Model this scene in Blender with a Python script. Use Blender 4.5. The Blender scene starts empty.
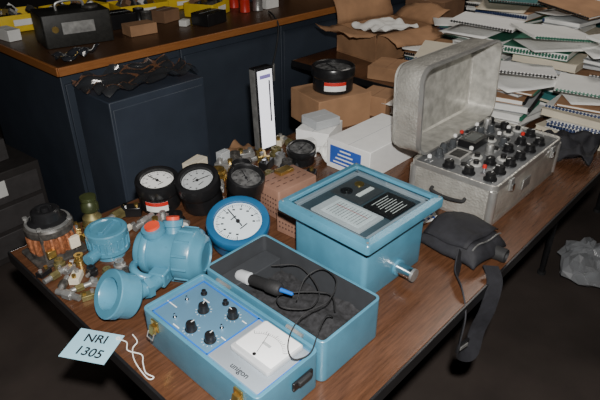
import bpy, bmesh, math, random
from mathutils import Vector, Matrix, Euler
R=random.Random(7)
TZ=.75
# ---------------- materials
MC={}
def M(name,col,rough=.5,metal=0,var=.12,scale=30,bump=0,bscale=200,coat=0,spec=.5,emit=0,voro=0,grime=0):
    if name in MC: return MC[name]
    m=bpy.data.materials.new(name);m.use_nodes=True;nt=m.node_tree;N=nt.nodes;Lk=nt.links
    b=N['Principled BSDF'];b.inputs['Roughness'].default_value=rough;b.inputs['Metallic'].default_value=metal
    b.inputs['Coat Weight'].default_value=coat;b.inputs['Specular IOR Level'].default_value=spec
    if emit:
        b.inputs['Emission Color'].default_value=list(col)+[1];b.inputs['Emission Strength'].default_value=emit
    tc=N.new('ShaderNodeTexCoord')
    no=N.new('ShaderNodeTexNoise');no.inputs['Scale'].default_value=scale;no.inputs['Detail'].default_value=5
    Lk.new(tc.outputs['Object'],no.inputs['Vector'])
    cr=N.new('ShaderNodeValToRGB');cr.color_ramp.elements[0].position=.3;cr.color_ramp.elements[1].position=.7
    cr.color_ramp.elements[0].color=[c*(1-var) for c in col]+[1];cr.color_ramp.elements[1].color=[min(1,c*(1+var)) for c in col]+[1]
    Lk.new(no.outputs['Fac'],cr.inputs['Fac']);oc=cr.outputs['Color']
    if grime:
        n3=N.new('ShaderNodeTexNoise');n3.inputs['Scale'].default_value=55;n3.inputs['Detail'].default_value=8;n3.inputs['Roughness'].default_value=.7
        Lk.new(tc.outputs['Object'],n3.inputs['Vector'])
        c3=N.new('ShaderNodeValToRGB');c3.color_ramp.elements[0].position=.62;c3.color_ramp.elements[1].position=.74
        c3.color_ramp.elements[0].color=(0,0,0,1);c3.color_ramp.elements[1].color=(grime,grime,grime,1)
        Lk.new(n3.outputs['Fac'],c3.inputs['Fac'])
        mx=N.new('ShaderNodeMix');mx.data_type='RGBA';mx.inputs[7].default_value=(.035,.05,.055,1)
        Lk.new(c3.outputs['Color'],mx.inputs[0]);Lk.new(oc,mx.inputs[6]);oc=mx.outputs[2]
    Lk.new(oc,b.inputs['Base Color'])
    if bump:
        if voro: n2=N.new('ShaderNodeTexVoronoi');out=n2.outputs['Distance']
        else: n2=N.new('ShaderNodeTexNoise');out=n2.outputs['Fac']
        n2.inputs['Scale'].default_value=bscale
        Lk.new(tc.outputs['Object'],n2.inputs['Vector'])
        bp=N.new('ShaderNodeBump');bp.inputs['Strength'].default_value=bump;bp.inputs['Distance'].default_value=.002
        Lk.new(out,bp.inputs['Height']);Lk.new(bp.outputs['Normal'],b.inputs['Normal'])
    MC[name]=m;return m
def wood(name,c1,c2,rough=.35,axis=0,sc=1.0,lo=.3,hi=.7):
    if name in MC: return MC[name]
    m=bpy.data.materials.new(name);m.use_nodes=True;nt=m.node_tree;N=nt.nodes;Lk=nt.links
    b=N['Principled BSDF'];b.inputs['Roughness'].default_value=rough
    tc=N.new('ShaderNodeTexCoord');mp=N.new('ShaderNodeMapping')
    s=[110*sc]*3;s[axis]=9*sc;mp.inputs['Scale'].default_value=s
    Lk.new(tc.outputs['Object'],mp.inputs['Vector'])
    no=N.new('ShaderNodeTexNoise');no.inputs['Scale'].default_value=1.5;no.inputs['Detail'].default_value=8;no.inputs['Roughness'].default_value=.75
    Lk.new(mp.outputs['Vector'],no.inputs['Vector'])
    cr=N.new('ShaderNodeValToRGB');cr.color_ramp.elements[0].position=lo;cr.color_ramp.elements[1].position=hi
    cr.color_ramp.elements[0].color=list(c1)+[1];cr.color_ramp.elements[1].color=list(c2)+[1]
    Lk.new(no.outputs['Fac'],cr.inputs['Fac']);Lk.new(cr.outputs['Color'],b.inputs['Base Color'])
    MC[name]=m;return m
def glassy(name,tint=(.8,.9,.9),rough=.05,lo=.04,hi=.4,diff=0,dcol=(.8,.82,.85)):
    m=bpy.data.materials.new(name);m.use_nodes=True;nt=m.node_tree;N=nt.nodes;Lk=nt.links
    N.remove(N['Principled BSDF']);out=N['Material Output']
    tr=N.new('ShaderNodeBsdfTransparent');tr.inputs[0].default_value=list(tint)+[1]
    gl=N.new('ShaderNodeBsdfGlossy');gl.inputs['Roughness'].default_value=rough
    fr=N.new('ShaderNodeLayerWeight');fr.inputs['Blend'].default_value=.3
    mr=N.new('ShaderNodeMapRange');mr.inputs['To Min'].default_value=lo;mr.inputs['To Max'].default_value=hi
    Lk.new(fr.outputs['Facing'],mr.inputs['Value'])
    mx=N.new('ShaderNodeMixShader');Lk.new(mr.outputs['Result'],mx.inputs[0]);Lk.new(tr.outputs[0],mx.inputs[1]);Lk.new(gl.outputs[0],mx.inputs[2])
    o=mx.outputs[0]
    if diff:
        df=N.new('ShaderNodeBsdfDiffuse');df.inputs[0].default_value=list(dcol)+[1]
        m2=N.new('ShaderNodeMixShader');m2.inputs[0].default_value=diff;Lk.new(o,m2.inputs[1]);Lk.new(df.outputs[0],m2.inputs[2]);o=m2.outputs[0]
    Lk.new(o,out.inputs['Surface']);return m
BLUE=M('blue_enamel',(.072,.232,.335),.30,0,.16,14,.12,220,spec=.8,grime=.55)
BLUED=M('blue_enamel_dark',(.018,.11,.24),.28,0,.15,14,.05,400,spec=.8,grime=.5)
BLUEP=M('panel_blue',(.10,.22,.33),.5,0,.05,10)
SILV=M('silver_panel',(.34,.39,.44),.4,.2,.06,20)
CHROME=M('chrome',(.75,.76,.78),.18,1,.05)
STEEL=M('worn_steel',(.40,.40,.39),.42,.7,.3,40)
ALU=M('hammered_aluminium',(.66,.64,.58),.34,.6,.20,22,.7,150,voro=1)
ALUIN=M('dull_aluminium_inside',(.50,.49,.45),.42,.4,.28,35,.25,150)
ALUT=M('worn_aluminium_trim',(.72,.71,.68),.30,.8,.12,30)
BLK=M('black_plastic',(.012,.012,.013),.28,0,.2)
BLKR=M('black_rubber',(.015,.015,.016),.7,0,.3,40,.3,300)
BLKF=M('black_fabric',(.013,.013,.017),.72,0,.3,80,.6,500)
FOAM=M('black_foam',(.020,.020,.022),.95,0,.6,90,1,90)
WHT=M('white_card',(.82,.82,.80),.6,0,.04)
WPAP=M('white_paper',(.76,.76,.73),.8,0,.06,10)
CREAM=M('cream_paper',(.62,.56,.44),.8,0,.06,10)
GPAP=M('grey_paper',(.42,.44,.45),.8,0,.06,10)
GREEN=M('green_cover',(.02,.13,.08),.5,0,.1)
TEAL=M('teal_cover',(.03,.15,.15),.5,0,.1)
NAVY=M('navy_cover',(.02,.04,.12),.5,0,.1)
REDM=M('red_plastic',(.55,.03,.02),.4,0,.1)
ORNG=M('orange_red_cap',(.70,.07,.03),.4,0,.1)
YEL=M('yellow_plastic',(.75,.52,.03),.45,0,.1)
YELP=M('yellow_folder',(.70,.60,.12),.7,0,.06)
BRASS=M('brass',(.55,.38,.12),.3,.9,.2,40)
BRONZE=M('aged_bronze',(.20,.17,.07),.5,.6,.4,40)
GRN=M('dark_olive_paint',(.045,.055,.02),.4,.3,.4)
COPPER=M('copper_coil',(.32,.12,.055),.45,.4,.45,120)
PINK=M('brown_pink_enamel',(.30,.165,.115),.55,0,.12,20)
CARD=M('corrugated_cardboard',(.36,.20,.105),.85,0,.18,12,.1,60)
CARDD=M('dark_cardboard',(.22,.12,.065),.9,0,.15,12)
INK=M('black_ink',(.01,.01,.012),.6,0,0)
BINK=M('blue_ink',(.03,.10,.45),.6,0,.1)
LBLUE=M('pale_blue_tag',(.36,.63,.76),.75,0,.04,12)
STR=M('white_string',(.8,.8,.76),.9,0,.05)
CAB=M('slate_blue_steel',(.036,.047,.066),.5,0,.12,6)
CABD=M('dark_slate_steel',(.040,.052,.074),.45,0,.15,6)
PURP=M('violet_plastic',(.12,.10,.45),.4,0,.1)
TAPE=M('blue_tape',(.01,.14,.55),.4,0,.05)
GREYP=M('pale_grey_plastic',(.50,.52,.54),.4,0,.06)
CLEAR=glassy('clear_plastic',(.82,.85,.88),.28,.15,.7,.20)
FILMM=glassy('smoky_plastic_film',(.50,.52,.55),.12,.22,.8,.06,(.4,.42,.45))
GLASS=glassy('window_glass',(.90,.96,.97),.03,.06,.45)
PLFILM=M('glossy_black_film',(.03,.033,.04),.12,0,.2,8,1,14,coat=1)
TOP=wood('table_laminate',(.046,.019,.009),(.138,.060,.030),.24,0)
TOP2=wood('bench_laminate',(.05,.022,.010),(.11,.055,.027),.4,0)
EDGEW=wood('orange_wood_edge',(.24,.085,.022),(.38,.15,.045),.4,0)
DARKIN=M('case_inside_dark',(.03,.033,.038),.8)
DKST=M('dark_laminated_steel',(.07,.065,.06),.45,.3,.4,80)
# ---------------- geometry builder
def axm(axis):
    a=Vector(axis).normalized()
    return a.to_track_quat('Z','Y').to_matrix().to_4x4()
AX={'X':(1,0,0),'Y':(0,1,0),'Z':(0,0,1)}
class B:
    def __init__(s): s.bm=bmesh.new();s.m=[]
    def mi(s,m):
        if m not in s.m:s.m.append(m)
        return s.m.index(m)
    def _f(s,vs,mat):
        i=s.mi(mat);fs=set()
        for v in vs:
            for f in v.link_faces: fs.add(f)
        for f in fs:f.material_index=i
    def box(s,c,sz,m,r=(0,0,0)):
        mt=Matrix.Translation(c)@Euler(r).to_matrix().to_4x4()@Matrix.Diagonal((*sz,1))
        o=bmesh.ops.create_cube(s.bm,size=1,matrix=mt);s._f(o['verts'],m);return s
    def cyl(s,c,r,h,m,axis='Z',r2=None,seg=28):
        a=AX.get(axis,axis) if isinstance(axis,str) else axis
        mt=Matrix.Translation(c)@axm(a)
        o=bmesh.ops.create_cone(s.bm,cap_ends=True,segments=seg,radius1=r,radius2=r if r2 is None else r2,depth=h,matrix=mt)
        s._f(o['verts'],m);return s
    def sph(s,c,r,m,sc=(1,1,1),seg=20):
        mt=Matrix.Translation(c)@Matrix.Diagonal((*sc,1))
        o=bmesh.ops.create_uvsphere(s.bm,u_segments=seg,v_segments=seg//2,radius=r,matrix=mt);s._f(o['verts'],m);return s
    def lathe(s,c,prof,m,axis='Z',seg=36):
        a=AX.get(axis,axis) if isinstance(axis,str) else axis
        mt=Matrix.Translation(c)@axm(a);i=s.mi(m);rings=[]
        for r,z in prof:
            if r<1e-6: rings.append([s.bm.verts.new(mt@Vector((0,0,z)))])
            else: rings.append([s.bm.verts.new(mt@Vector((r*math.cos(2*math.pi*k/seg),r*math.sin(2*math.pi*k/seg),z))) for k in range(seg)])
        for a1,b1 in zip(rings,rings[1:]):
            for k in range(seg):
                k2=(k+1)%seg
                q=[a1[k%len(a1)],a1[k2%len(a1)],b1[k2%len(b1)],b1[k%len(b1)]]
                u=[]
                for v in q:
                    if v not in u:u.append(v)
                if len(u)>2:
                    f=s.bm.faces.new(u);f.material_index=i
        return s
    def tube(s,pts,r,m,seg=8,flat=None):
        pts=[Vector(p) for p in pts];i=s.mi(m);rings=[];up=None
        for k,p in enumerate(pts):
            t=(pts[min(k+1,len(pts)-1)]-pts[max(k-1,0)]).normalized()
            if up is None: up=t.orthogonal().normalized() if flat is None else (Vector(flat)-t*t.dot(Vector(flat))).normalized()
            else: up=(up-t*t.dot(up)).normalized()
            sd=t.cross(up)
            if flat is None: rings.append([s.bm.verts.new(p+(up*math.cos(2*math.pi*j/seg)+sd*math.sin(2*math.pi*j/seg))*r) for j in range(seg)])
            else:
                w,h=r;rings.append([s.bm.verts.new(p+up*h*a+sd*w*b) for a,b in((1,1),(1,-1),(-1,-1),(-1,1))])
        n=len(rings[0])
        for a1,b1 in zip(rings,rings[1:]):
            for j in range(n):
                f=s.bm.faces.new([a1[j],a1[(j+1)%n],b1[(j+1)%n],b1[j]]);f.material_index=i
        for rg in(rings[0],rings[-1]):
            f=s.bm.faces.new(rg);f.material_index=i
        return s
    def rr(s,w,d,rad,n=5):
        o=[]
        for cx,cy,a0 in((w/2-rad,d/2-rad,0),(-w/2+rad,d/2-rad,90),(-w/2+rad,-d/2+rad,180),(w/2-rad,-d/2+rad,270)):
            for k in range(n+1):
                a=math.radians(a0+90*k/n);o.append((cx+rad*math.cos(a),cy+rad*math.sin(a)))
        return o
    def loops(s,L,m,mt=Matrix(),cap0=True,cap1=True,mats=None):
        i=s.mi(m);rg=[[s.bm.verts.new(mt@Vector(p)) for p in l] for l in L];n=len(L[0])
        for q,(a1,b1) in enumerate(zip(rg,rg[1:])):
            ii=s.mi(mats[q]) if mats else i
            for j in range(n):
                f=s.bm.faces.new([a1[j],a1[(j+1)%n],b1[(j+1)%n],b1[j]]);f.material_index=ii
        if cap0: f=s.bm.faces.new(rg[0][::-1]);f.material_index=i
        if cap1: f=s.bm.faces.new(rg[-1]);f.material_index=s.mi(mats[-1]) if mats else i
        return s
    def tray(s,c,w,d,h,rad,wall,fl,m,mt=None,inner=None,b=.003):
        mt=(mt if mt is not None else Matrix.Translation(c));L=[]
        def lv(off,z):
            L.append([(x,y,z) for x,y in s.rr(w-2*off,d-2*off,max(rad-off,.0015))])
        nb=3
        for k in range(nb+1):
            a=math.pi/2*k/nb;lv(b*(1-math.sin(a)),b*(1-math.cos(a)))
        lv(0,h-.001);lv(.001,h);lv(wall-.001,h);lv(wall,h-.001);lv(wall,fl)
        inn=inner or m
        return s.loops(L,m,mt,mats=[m]*(nb+4)+[inn,inn])
    def slab(s,c,w,d,h,rad,m,mt=None,b=.003):
        mt=(mt if mt is not None else Matrix.Translation(c));L=[]
        for off,z in((b,0),(b*.3,b*.3),(0,b),(0,h-b),(b*.3,h-b*.3),(b,h)):
            L.append([(x,y,z) for x,y in s.rr(w-2*off,d-2*off,max(rad-off,.0008))])
        return s.loops(L,m,mt)
    def done(s,name,parent=None,loc=(0,0,0),rot=(0,0,0),bevel=0,label=None,cat=None,group=None,kind=None,smooth=True,ang=35):
        bmesh.ops.recalc_face_normals(s.bm,faces=s.bm.faces[:])
        me=bpy.data.meshes.new(name);s.bm.to_mesh(me);s.bm.free()
        for m in s.m:me.materials.append(m)
        if smooth:
            for p in me.polygons:p.use_smooth=True
            me.set_sharp_from_angle(angle=math.radians(ang))
        o=bpy.data.objects.new(name,me);bpy.context.scene.collection.objects.link(o)
        o.location=loc;o.rotation_euler=rot
        if parent:o.parent=parent
        if bevel:
            q=o.modifiers.new('bevel','BEVEL');q.width=bevel;q.segments=2;q.limit_method='ANGLE';q.angle_limit=math.radians(40)
        tagit(o,label,cat,group,kind);return o
def tagit(o,label=None,cat=None,group=None,kind=None):
    if label:o['label']=label
    if cat:o['category']=cat
    if group:o['group']=group
    if kind:o['kind']=kind
def thing(name,label,cat,loc,rz=0,rot=None,group=None,parent=None):
    e=bpy.data.objects.new(name,None);e.empty_display_size=.05;bpy.context.scene.collection.objects.link(e)
    e.location=loc;e.rotation_euler=rot or (0,0,math.radians(rz));tagit(e,label,cat,group)
    if parent:e.parent=parent
    return e
def cp(o,parent=None,loc=None,rot=None,label=None):
    n=o.copy();bpy.context.scene.collection.objects.link(n)
    if parent is not None:n.parent=parent
    if loc is not None:n.location=loc
    if rot is not None:n.rotation_euler=rot
    if label:n['label']=label
    return n
def text(s,size,loc,rot,mat,parent,name='lettering',ext=.0002,align='CENTER',bold=0):
    cu=bpy.data.curves.new(name,'FONT');cu.body=s;cu.size=size;cu.extrude=ext;cu.align_x=align;cu.align_y='CENTER';cu.offset=bold
    t=bpy.data.objects.new(name+'_src',cu);bpy.context.scene.collection.objects.link(t)
    bpy.context.view_layer.update()
    me=bpy.data.meshes.new_from_object(t.evaluated_get(bpy.context.evaluated_depsgraph_get()))
    bpy.data.objects.remove(t);me.materials.clear();me.materials.append(mat);me.name=name
    o=bpy.data.objects.new(name,me);bpy.context.scene.collection.objects.link(o)
    o.location=loc;o.rotation_euler=rot;o.parent=parent;return o
rad=math.radians
def spl(P,n=8):
    P=[Vector(p) for p in P];P=[P[0]]+P+[P[-1]];o=[]
    for i in range(1,len(P)-2):
        a,b,c,d=P[i-1:i+3]
        for k in range(n):
            t=k/n;o.append(.5*((2*b)+(c-a)*t+(2*a-5*b+4*c-d)*t*t+(3*b-a-3*c+d)*t**3))
    o.append(P[-2]);return o
# ---------------- room
def room():
    fl=M('concrete_floor',(.046,.035,.030),.7,0,.35,3,.2,30)
    wl=M('dark_wall_paint',(.04,.036,.036),.8,0,.15,2)
    B().box((2,2,-.05),(11,11,.1),fl).done('floor',kind='structure',smooth=False)
    B().box((2,6.5,1.4),(11,.1,2.8),wl).done('wall_back',kind='structure',smooth=False)
    B().box((7.5,2,1.4),(.1,8.9,2.8),wl).done('wall_right',kind='structure',smooth=False)
room()
# ---------------- tables
def table(name,label,x0,x1,y0,y1,leg_xs):
    e=thing(name,label,'table',((x0+x1)/2,(y0+y1)/2,0))
    w,d=x1-x0,y1-y0
    B().box((0,0,TZ-.0115),(w-.006,d-.006,.023),TOP).done('table_top',e,bevel=.001)
    B().box((0,-d/2,TZ-.015),(w,.006,.03),BLK).box((0,d/2,TZ-.015),(w,.006,.03),BLK).box((-w/2,0,TZ-.015),(.006,d,.03),BLK).box((w/2,0,TZ-.015),(.006,d,.03),BLK).done('edge_band',e,bevel=.001,label='dark brown edge band')
    for lx in leg_xs:
        for sy in(-1,1):
            y=sy*(d/2-.2)
            B().tube([(lx,y,TZ-.023),(lx,y,.3),(lx,y,.012)],.013,BLK,10).cyl((lx,y,.008),.018,.016,BLKR).done('leg',e)
        B().tube([(lx,-(d/2-.2),.28),(lx,(d/2-.2),.28)],.009,BLK,8).done('cross_brace',e)
table('folding_table','long folding table with brown wood-grain laminate top',0,2.9,0,.935,[-1.1,.45,1.2])
table('folding_table','wood-grain folding table behind the cluttered table',1.72,3.3,.96,1.6,[-.65,.65])

# ---------------- calibrator open box
def calibrator():
    e=thing('calibrator_case','open light blue instrument case with control panel and meter','instrument',(.226,.252,TZ))
    B().tray((-.0885,0,0),.151,.325,.09,.012,.007,.012,BLUE).done('case_base',e)
    B().slab((-.0885,0,.070),.138,.312,.010,.004,BLUEP,b=.0008).done('control_panel',e)
    q=B().slab((-.087,-.085,.080),.126,.128,.0012,.003,SILV,b=.0004)
    q.box((-.087,-.0195,.0808),(.128,.0035,.0012),TAPE)
    q.box((-.087,-.150,.0808),(.128,.0025,.0012),TAPE)
    q.box((-.025,.02,.0808),(.0035,.25,.0012),TAPE)
    q.box((-.087,.147,.0808),(.128,.0025,.0012),TAPE)
    q.box((-.150,.064,.0808),(.0025,.168,.0012),TAPE)
    q.done('panel_plate',e,label='silver plate edged with bright blue lines')
    mt=thing('meter',None,None,(-.070,-.088,.0812),parent=e)
    B().slab((0,0,0),.090,.098,.010,.006,GREYP,b=.002).done('meter_bezel',mt)
    B().slab((0.004,0,.010),.076,.090,.0012,.003,M('meter_face',(.96,.97,.98),.35,var=.01),b=.0003).done('meter_face',mt,label='white meter scale')
    s=B()
    for k in range(21):
        a=rad(-50+5*k);r1=.048;r2=.052 if k%5 else .055
        c=Vector((-.026,0,.0114))
        d=Vector((math.cos(a),math.sin(a),0));mid=c+d*(r1+r2)/2
        s.box(mid,(r2-r1,.0005 if k%5 else .0009,.0002),INK,(0,0,a))
    s.tube([(-.026+.047*math.cos(rad(-50+5*k)),.047*math.sin(rad(-50+5*k)),.0114) for k in range(21)],.0003,INK,4)
    s.box((.0,0,.0114),(.006,.02,.0002),GPAP)
    s.done('scale_marks',mt,smooth=False)
    B().tube([(-.024,0,.0120),(.022,.016,.0125)],.0005,INK,5).cyl((-.030,0,.0115),.0035,.002,BLK).done('meter_needle',mt)
    text('unigon',.016,(-.136,-.090,.0814),(0,0,rad(-90)),INK,e,'brand_lettering',bold=.0001)
    K=B();K.lathe((0,0,0),[(.0115,0),(.0118,.002),(.0102,.003),(.0092,.015),(.0082,.017),(0,.017)],BLK,seg=24)
    K.box((.005,0,.0173),(.007,.0012,.0008),WHT)
    k0=K.done('knob',e,loc=(-.130,.052,.0802))
    kp=[(-.130,.052),(-.082,.076),(-.054,.022),(-.124,.004)]
    for (x,y),a in zip(kp[1:],(30,90,10)): cp(k0,e,(x,y,.0802),(0,0,rad(a)))
    w=B().cyl((0,0,.0015),.0068,.003,BLK).cyl((0,0,.005),.0045,.010,BLK,seg=12)
    w0=w.done('panel_jack',e,loc=(-.050,.115,.0802))
    cp(w0,e,(-.040,.060,.0802))
    w=B().cyl((0,0,.0015),.004,.003,CHROME).cyl((0,0,.006),.0018,.009,CHROME,seg=12).done('toggle_switch',e,loc=(-.132,.100,.0802))
    cp(w,e,(-.09,.012,.0802));cp(w,e,(-.085,.125,.0802))
    g=B()
    for x,y in kp:
        for k in range(11):
            a=rad(-60+30*k);g.box((x+.0150*math.cos(a),y+.0150*math.sin(a),.0803),(.003,.0006,.0003),WHT,(0,0,a))
    for x,y,l in((-.112,.137,.05),(-.06,.095,.03),(-.105,-.013,.03),(-.05,-.006,.02),(-.144,.08,.03)):
        g.box((x,y,.0803),(.002,l*.6,.0003),WHT)
    g.done('panel_markings',e,smooth=False)
    for y in(.118,-.12):
        B().box((-.166,y,.072),(.004,.020,.024),BRASS).box((-.172,y,.066),(.008,.014,.018),BRASS,(0,rad(15),0)).tube([(-.176,y-.009,.062),(-.181,y-.009,.05),(-.181,y+.009,.05),(-.176,y+.009,.062)],.0015,STEEL,6).done('latch',e,bevel=.0008,label='brass draw latch')
    B().box((-.06,-.1655,.055),(.05,.006,.018),BLK).box((-.06,-.171,.060),(.032,.008,.010),BLKR).done('carry_handle',e,bevel=.002)
    B().tray((.080,0,0),.176,.332,.10,.014,.006,.006,BLUE,inner=DARKIN).done('case_lid',e,label='deep light blue lid lined in black')
    f=B();rr=random.Random(3);n=26;mm=34;f.mi(FOAM)
    vs=[[f.bm.verts.new((.080+(a/n-.5)*.160,(b/mm-.5)*.316,.030+.0035*rr.random()+.004*math.sin(a*1.3)*math.sin(b*1.1)+(.018 if b<12 and a>6 else 0)*(.6+.4*math.sin(a*.5)))) for b in range(mm+1)] for a in range(n+1)]
    for a in range(n):
        for b in range(mm): f.bm.faces.new([vs[a][b],vs[a+1][b],vs[a+1][b+1],vs[a][b+1]])
    f.done('foam_lining',e,ang=80)
    for y in(-.1,.1): B().tube([(-.011,y-.02,.092),(-.011,y+.02,.092)],.004,STEEL,8).done('hinge',e)
    for y in (.09,-.10): B().box((.1695,y,.085),(.003,.022,.02),BRASS).done('latch_catch',e,bevel=.0008)
    B().box((.080,.128,.045),(.155,.05,.04),DARKIN).done('storage_pocket',e,bevel=.002)
calibrator()
def probe():
    e=thing('test_probe','black test probe with pale grey cap lying in the open lid','tool',(.288,.300,TZ+.074),rot=(0,rad(-6),rad(-82)))
    B().lathe((0,0,0),[(0,-.045),(.010,-.045),(.0125,-.04),(.0125,0),(.015,.004),(.015,.03),(.011,.036),(0,.036)],BLKR,'X',20).done('probe_handle',e)
    B().lathe((-.045,0,0),[(0,-.036),(.010,-.036),(.014,-.028),(.014,-.003),(.009,0),(0,0)],GREYP,'X',20).done('probe_cap',e,label='pale grey cap')
    B().lathe((.034,0,0),[(0,0),(.005,0),(.004,.03),(0,.034)],TAPE,'X',12).done('probe_tip',e,label='blue tip')
probe()
z=TZ
B().tube(spl([(.298,.225,z+.07),(.34,.24,z+.095),(.37,.22,z+.112),(.355,.17,z+.118),(.30,.145,z+.114),(.245,.155,z+.112),(.205,.15,z+.100),(.17,.125,z+.099),(.16,.10,z+.099),(.19,.09,z+.10),(.235,.11,z+.110),(.28,.13,z+.10),(.31,.14,z+.07)]),.0013,BLKR,8).done('test_cable',label='thin black cable looping from the lid over the meter',cat='cable')
B().tube(spl([(.34,.34,z+.075),(.375,.29,z+.08),(.36,.22,z+.062),(.31,.20,z+.058),(.27,.24,z+.062),(.30,.27,z+.060),(.365,.20,z+.062),(.33,.15,z+.066)]),.0016,BLKR,8).done('test_cable',label='thin black cable coiled inside the open lid',cat='cable')
# ---------------- window instrument
def windowbox():
    e=thing('recorder_box','light blue cast instrument box with glass window lid','instrument',(.563,.272,TZ),-1.5)
    B().slab((0,0,0),.224,.212,.1515,.012,BLUE,b=.003).done('box_body',e)
    o=B();L=[]
    W,D=.280,.262
    for w,d,zz in((.214,.202,.152),(W-.006,D-.006,.152),(W,D,.154),(W,D,.173),(W-.003,D-.003,.1755),(W-.032,D-.032,.1780),(W-.036,D-.036,.1768),(W-.038,D-.038,.1700)):
        L.append([(x,y,zz) for x,y in o.rr(w,d,.007)])
    o.loops(L,BLUE,cap0=False,cap1=False);o.done('lid_frame',e)
    B().slab((0,0,.1525),.242,.224,.008,.004,M('dark_interior',(.045,.075,.095),.6),b=.001).done('inner_panel',e,label='dark blue-grey inner panel')
    g=B()
    g.box((0,-.1035,.1640),(.228,.012,.008),SILV).box((0,.1035,.1640),(.228,.012,.008),SILV).box((-.114,0,.1640),(.012,.219,.008),SILV).box((.114,0,.1640),(.012,.219,.008),SILV).done('inner_frame',e,label='grey inner window frame',bevel=.001)
    c=B().box((-.055,-.004,.1625),(.084,.140,.005),GREYP);c.box((-.053,-.008,.1654),(.066,.108,.0008),M('pale_scale',(.66,.70,.72),.5))
    for k in range(11): c.box((-.053,-.052+.0088*k,.1660),(.052,.0009,.0003),INK)
    c.box((-.043,-.008,.1660),(.0012,.09,.0003),REDM)
    c.done('scale_plate',e,label='pale grey scale plate')
    c=B().box((.040,-.050,.1625),(.094,.078,.005),BLK)
    for k in range(8):
        w=.078*(.55+.45*R.random());c.box((.040,-.079+.0080*k,.1652),(w,.0016,.0003),WPAP)
    c.done('instruction_label',e,label='black label with lines of pale print')
    B().box((.042,.045,.1620),(.09,.092,.003),M('charcoal_plate',(.05,.055,.06),.4)).done('mechanism_plate',e)
    B().cyl((.070,.062,.1645),.012,.003,BRASS).done('brass_wheel',e)
    B().cyl((.022,.062,.1645),.015,.003,BLK).cyl((.022,.062,.1662),.007,.001,CHROME).done('dial_wheel',e)
    B().box((.050,.028,.1642),(.055,.012,.002),WPAP).done('paper_label',e)
    s=B();s.mi(GLASS);vs=[s.bm.verts.new(p) for p in((-.1205,-.1115,.1715),(.1205,-.1115,.1715),(.1205,.1115,.1715),(-.1205,.1115,.1715))];s.bm.faces.new(vs);s.done('window_glass',e,smooth=False)
    for x,y in((-.131,.122),(.131,.122),(-.131,-.122),(.131,-.122)): B().cyl((x,y,.1775),.003,.002,STEEL,seg=6).done('lid_screw',e)
    B().cyl((.012,-.108,.034),.020,.008,BLUE,'Y').cyl((.012,-.128,.034),.0145,.044,CHROME,'Y').cyl((.012,-.151,.034),.0155,.006,STEEL,'Y').done('pipe_fitting',e,label='thick chrome cylindrical pipe fitting')
windowbox()
# ---------------- gauges
tdir_s=-133
def gauge(name,label,loc,Rr,H,body,tilt=0,tdir=0,face=WHT,needle=40,sticker=False,rim=.12,ticks=40,bold=1):
    e=thing(name,label,'gauge',loc)
    if tilt:
        d=Vector((math.cos(rad(tdir)),math.sin(rad(tdir)),0));ax=Vector((0,0,1)).cross(d)
        e.rotation_euler=Matrix.Rotation(rad(tilt),4,ax).to_euler()
    B().lathe((0,0,0),[(0,0),(Rr*.86,0),(Rr*.92,H*.05),(Rr*.92,H*.55),(Rr*.98,H*.6),(Rr,H*.66),(Rr,H*.9),(Rr*.97,H*.97),(Rr*(1-rim*.6),H),(Rr*(1-rim),H*.97),(Rr*(1-rim),H*.86),(0,H*.86)],body).done('gauge_housing',e)
    fr=Rr*(1-rim)*.98;zf=H*.865
    B().cyl((0,0,zf),fr,.001,face,seg=48).done('dial',e)
    s=B()
    for k in range(ticks):
        a=rad(225-270*k/(ticks-1));big=k%5==0
        l=fr*(.17 if big else .09);r=fr*.93-l/2
        s.box((r*math.cos(a),r*math.sin(a),zf+.0008),(l,fr*(.035 if big else .016)*bold,.0002),INK,(0,0,a))
        if big: s.box((fr*.66*math.cos(a),fr*.66*math.sin(a),zf+.0008),(fr*.07,fr*.11,.0002),INK,(0,0,rad(43)))
    s.box((0,-fr*.35,zf+.0008),(fr*.4,fr*.05,.0002),INK);s.box((0,fr*.28,zf+.0008),(fr*.3,fr*.05,.0002),INK)
    s.done('dial_markings',e,smooth=False)
    a=rad(needle)
    B().tube([(-fr*.3*math.cos(a),-fr*.3*math.sin(a),zf+.003),(fr*.78*math.cos(a),fr*.78*math.sin(a),zf+.003)],fr*.028,INK,6).cyl((0,0,zf+.003),fr*.09,.003,INK,seg=16).done('needle',e)
    if sticker:
        st=B()
        for c0,c1,m,z0,z1 in((-32,32,WHT,.15,.5),(-32,32,REDM,.36,.50)):
            rr=Rr*.925 + (.0004 if m is REDM else 0)
            pts=[];n=10
            for zz in(z0,z1):
                pts.append([st.bm.verts.new((rr*math.cos(rad(tdir_s+c0+(c1-c0)*k/n)),rr*math.sin(rad(tdir_s+c0+(c1-c0)*k/n)),H*zz)) for k in range(n+1)])
            i=st.mi(m)
            for k in range(n):
                f=st.bm.faces.new([pts[0][k],pts[0][k+1],pts[1][k+1],pts[1][k]]);f.material_index=i
        st.done('sticker',e,label='white and red paper sticker')
    return e
gauge('pressure_gauge','blue round pressure gauge with white dial, leaning back',(.414,.530,TZ+.030),.078,.070,BLUED,21,-137,face=M('pale_blue_dial',(.66,.75,.80),.5,0,.03),needle=80,rim=.24,ticks=51)
WD=M('worn_dark_dial',(.09,.09,.09),.5,0,.8,60)
gauge('pressure_gauge','black round gauge with white dial and red-white sticker',(.392,.845,TZ+.009),.061,.092,BLK,9,-125,needle=100,sticker=True,rim=.25)
gauge('pressure_gauge','black drum gauge with dark face beside the blue gauge',(.470,.748,TZ+.018),.061,.100,BLK,18,-150,face=GPAP,needle=-20,rim=.28)
gauge('pressure_gauge','small black gauge with weathered face',(.548,.668,TZ+.014),.052,.108,BLK,16,-105,face=WD,needle=70,rim=.2)
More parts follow.
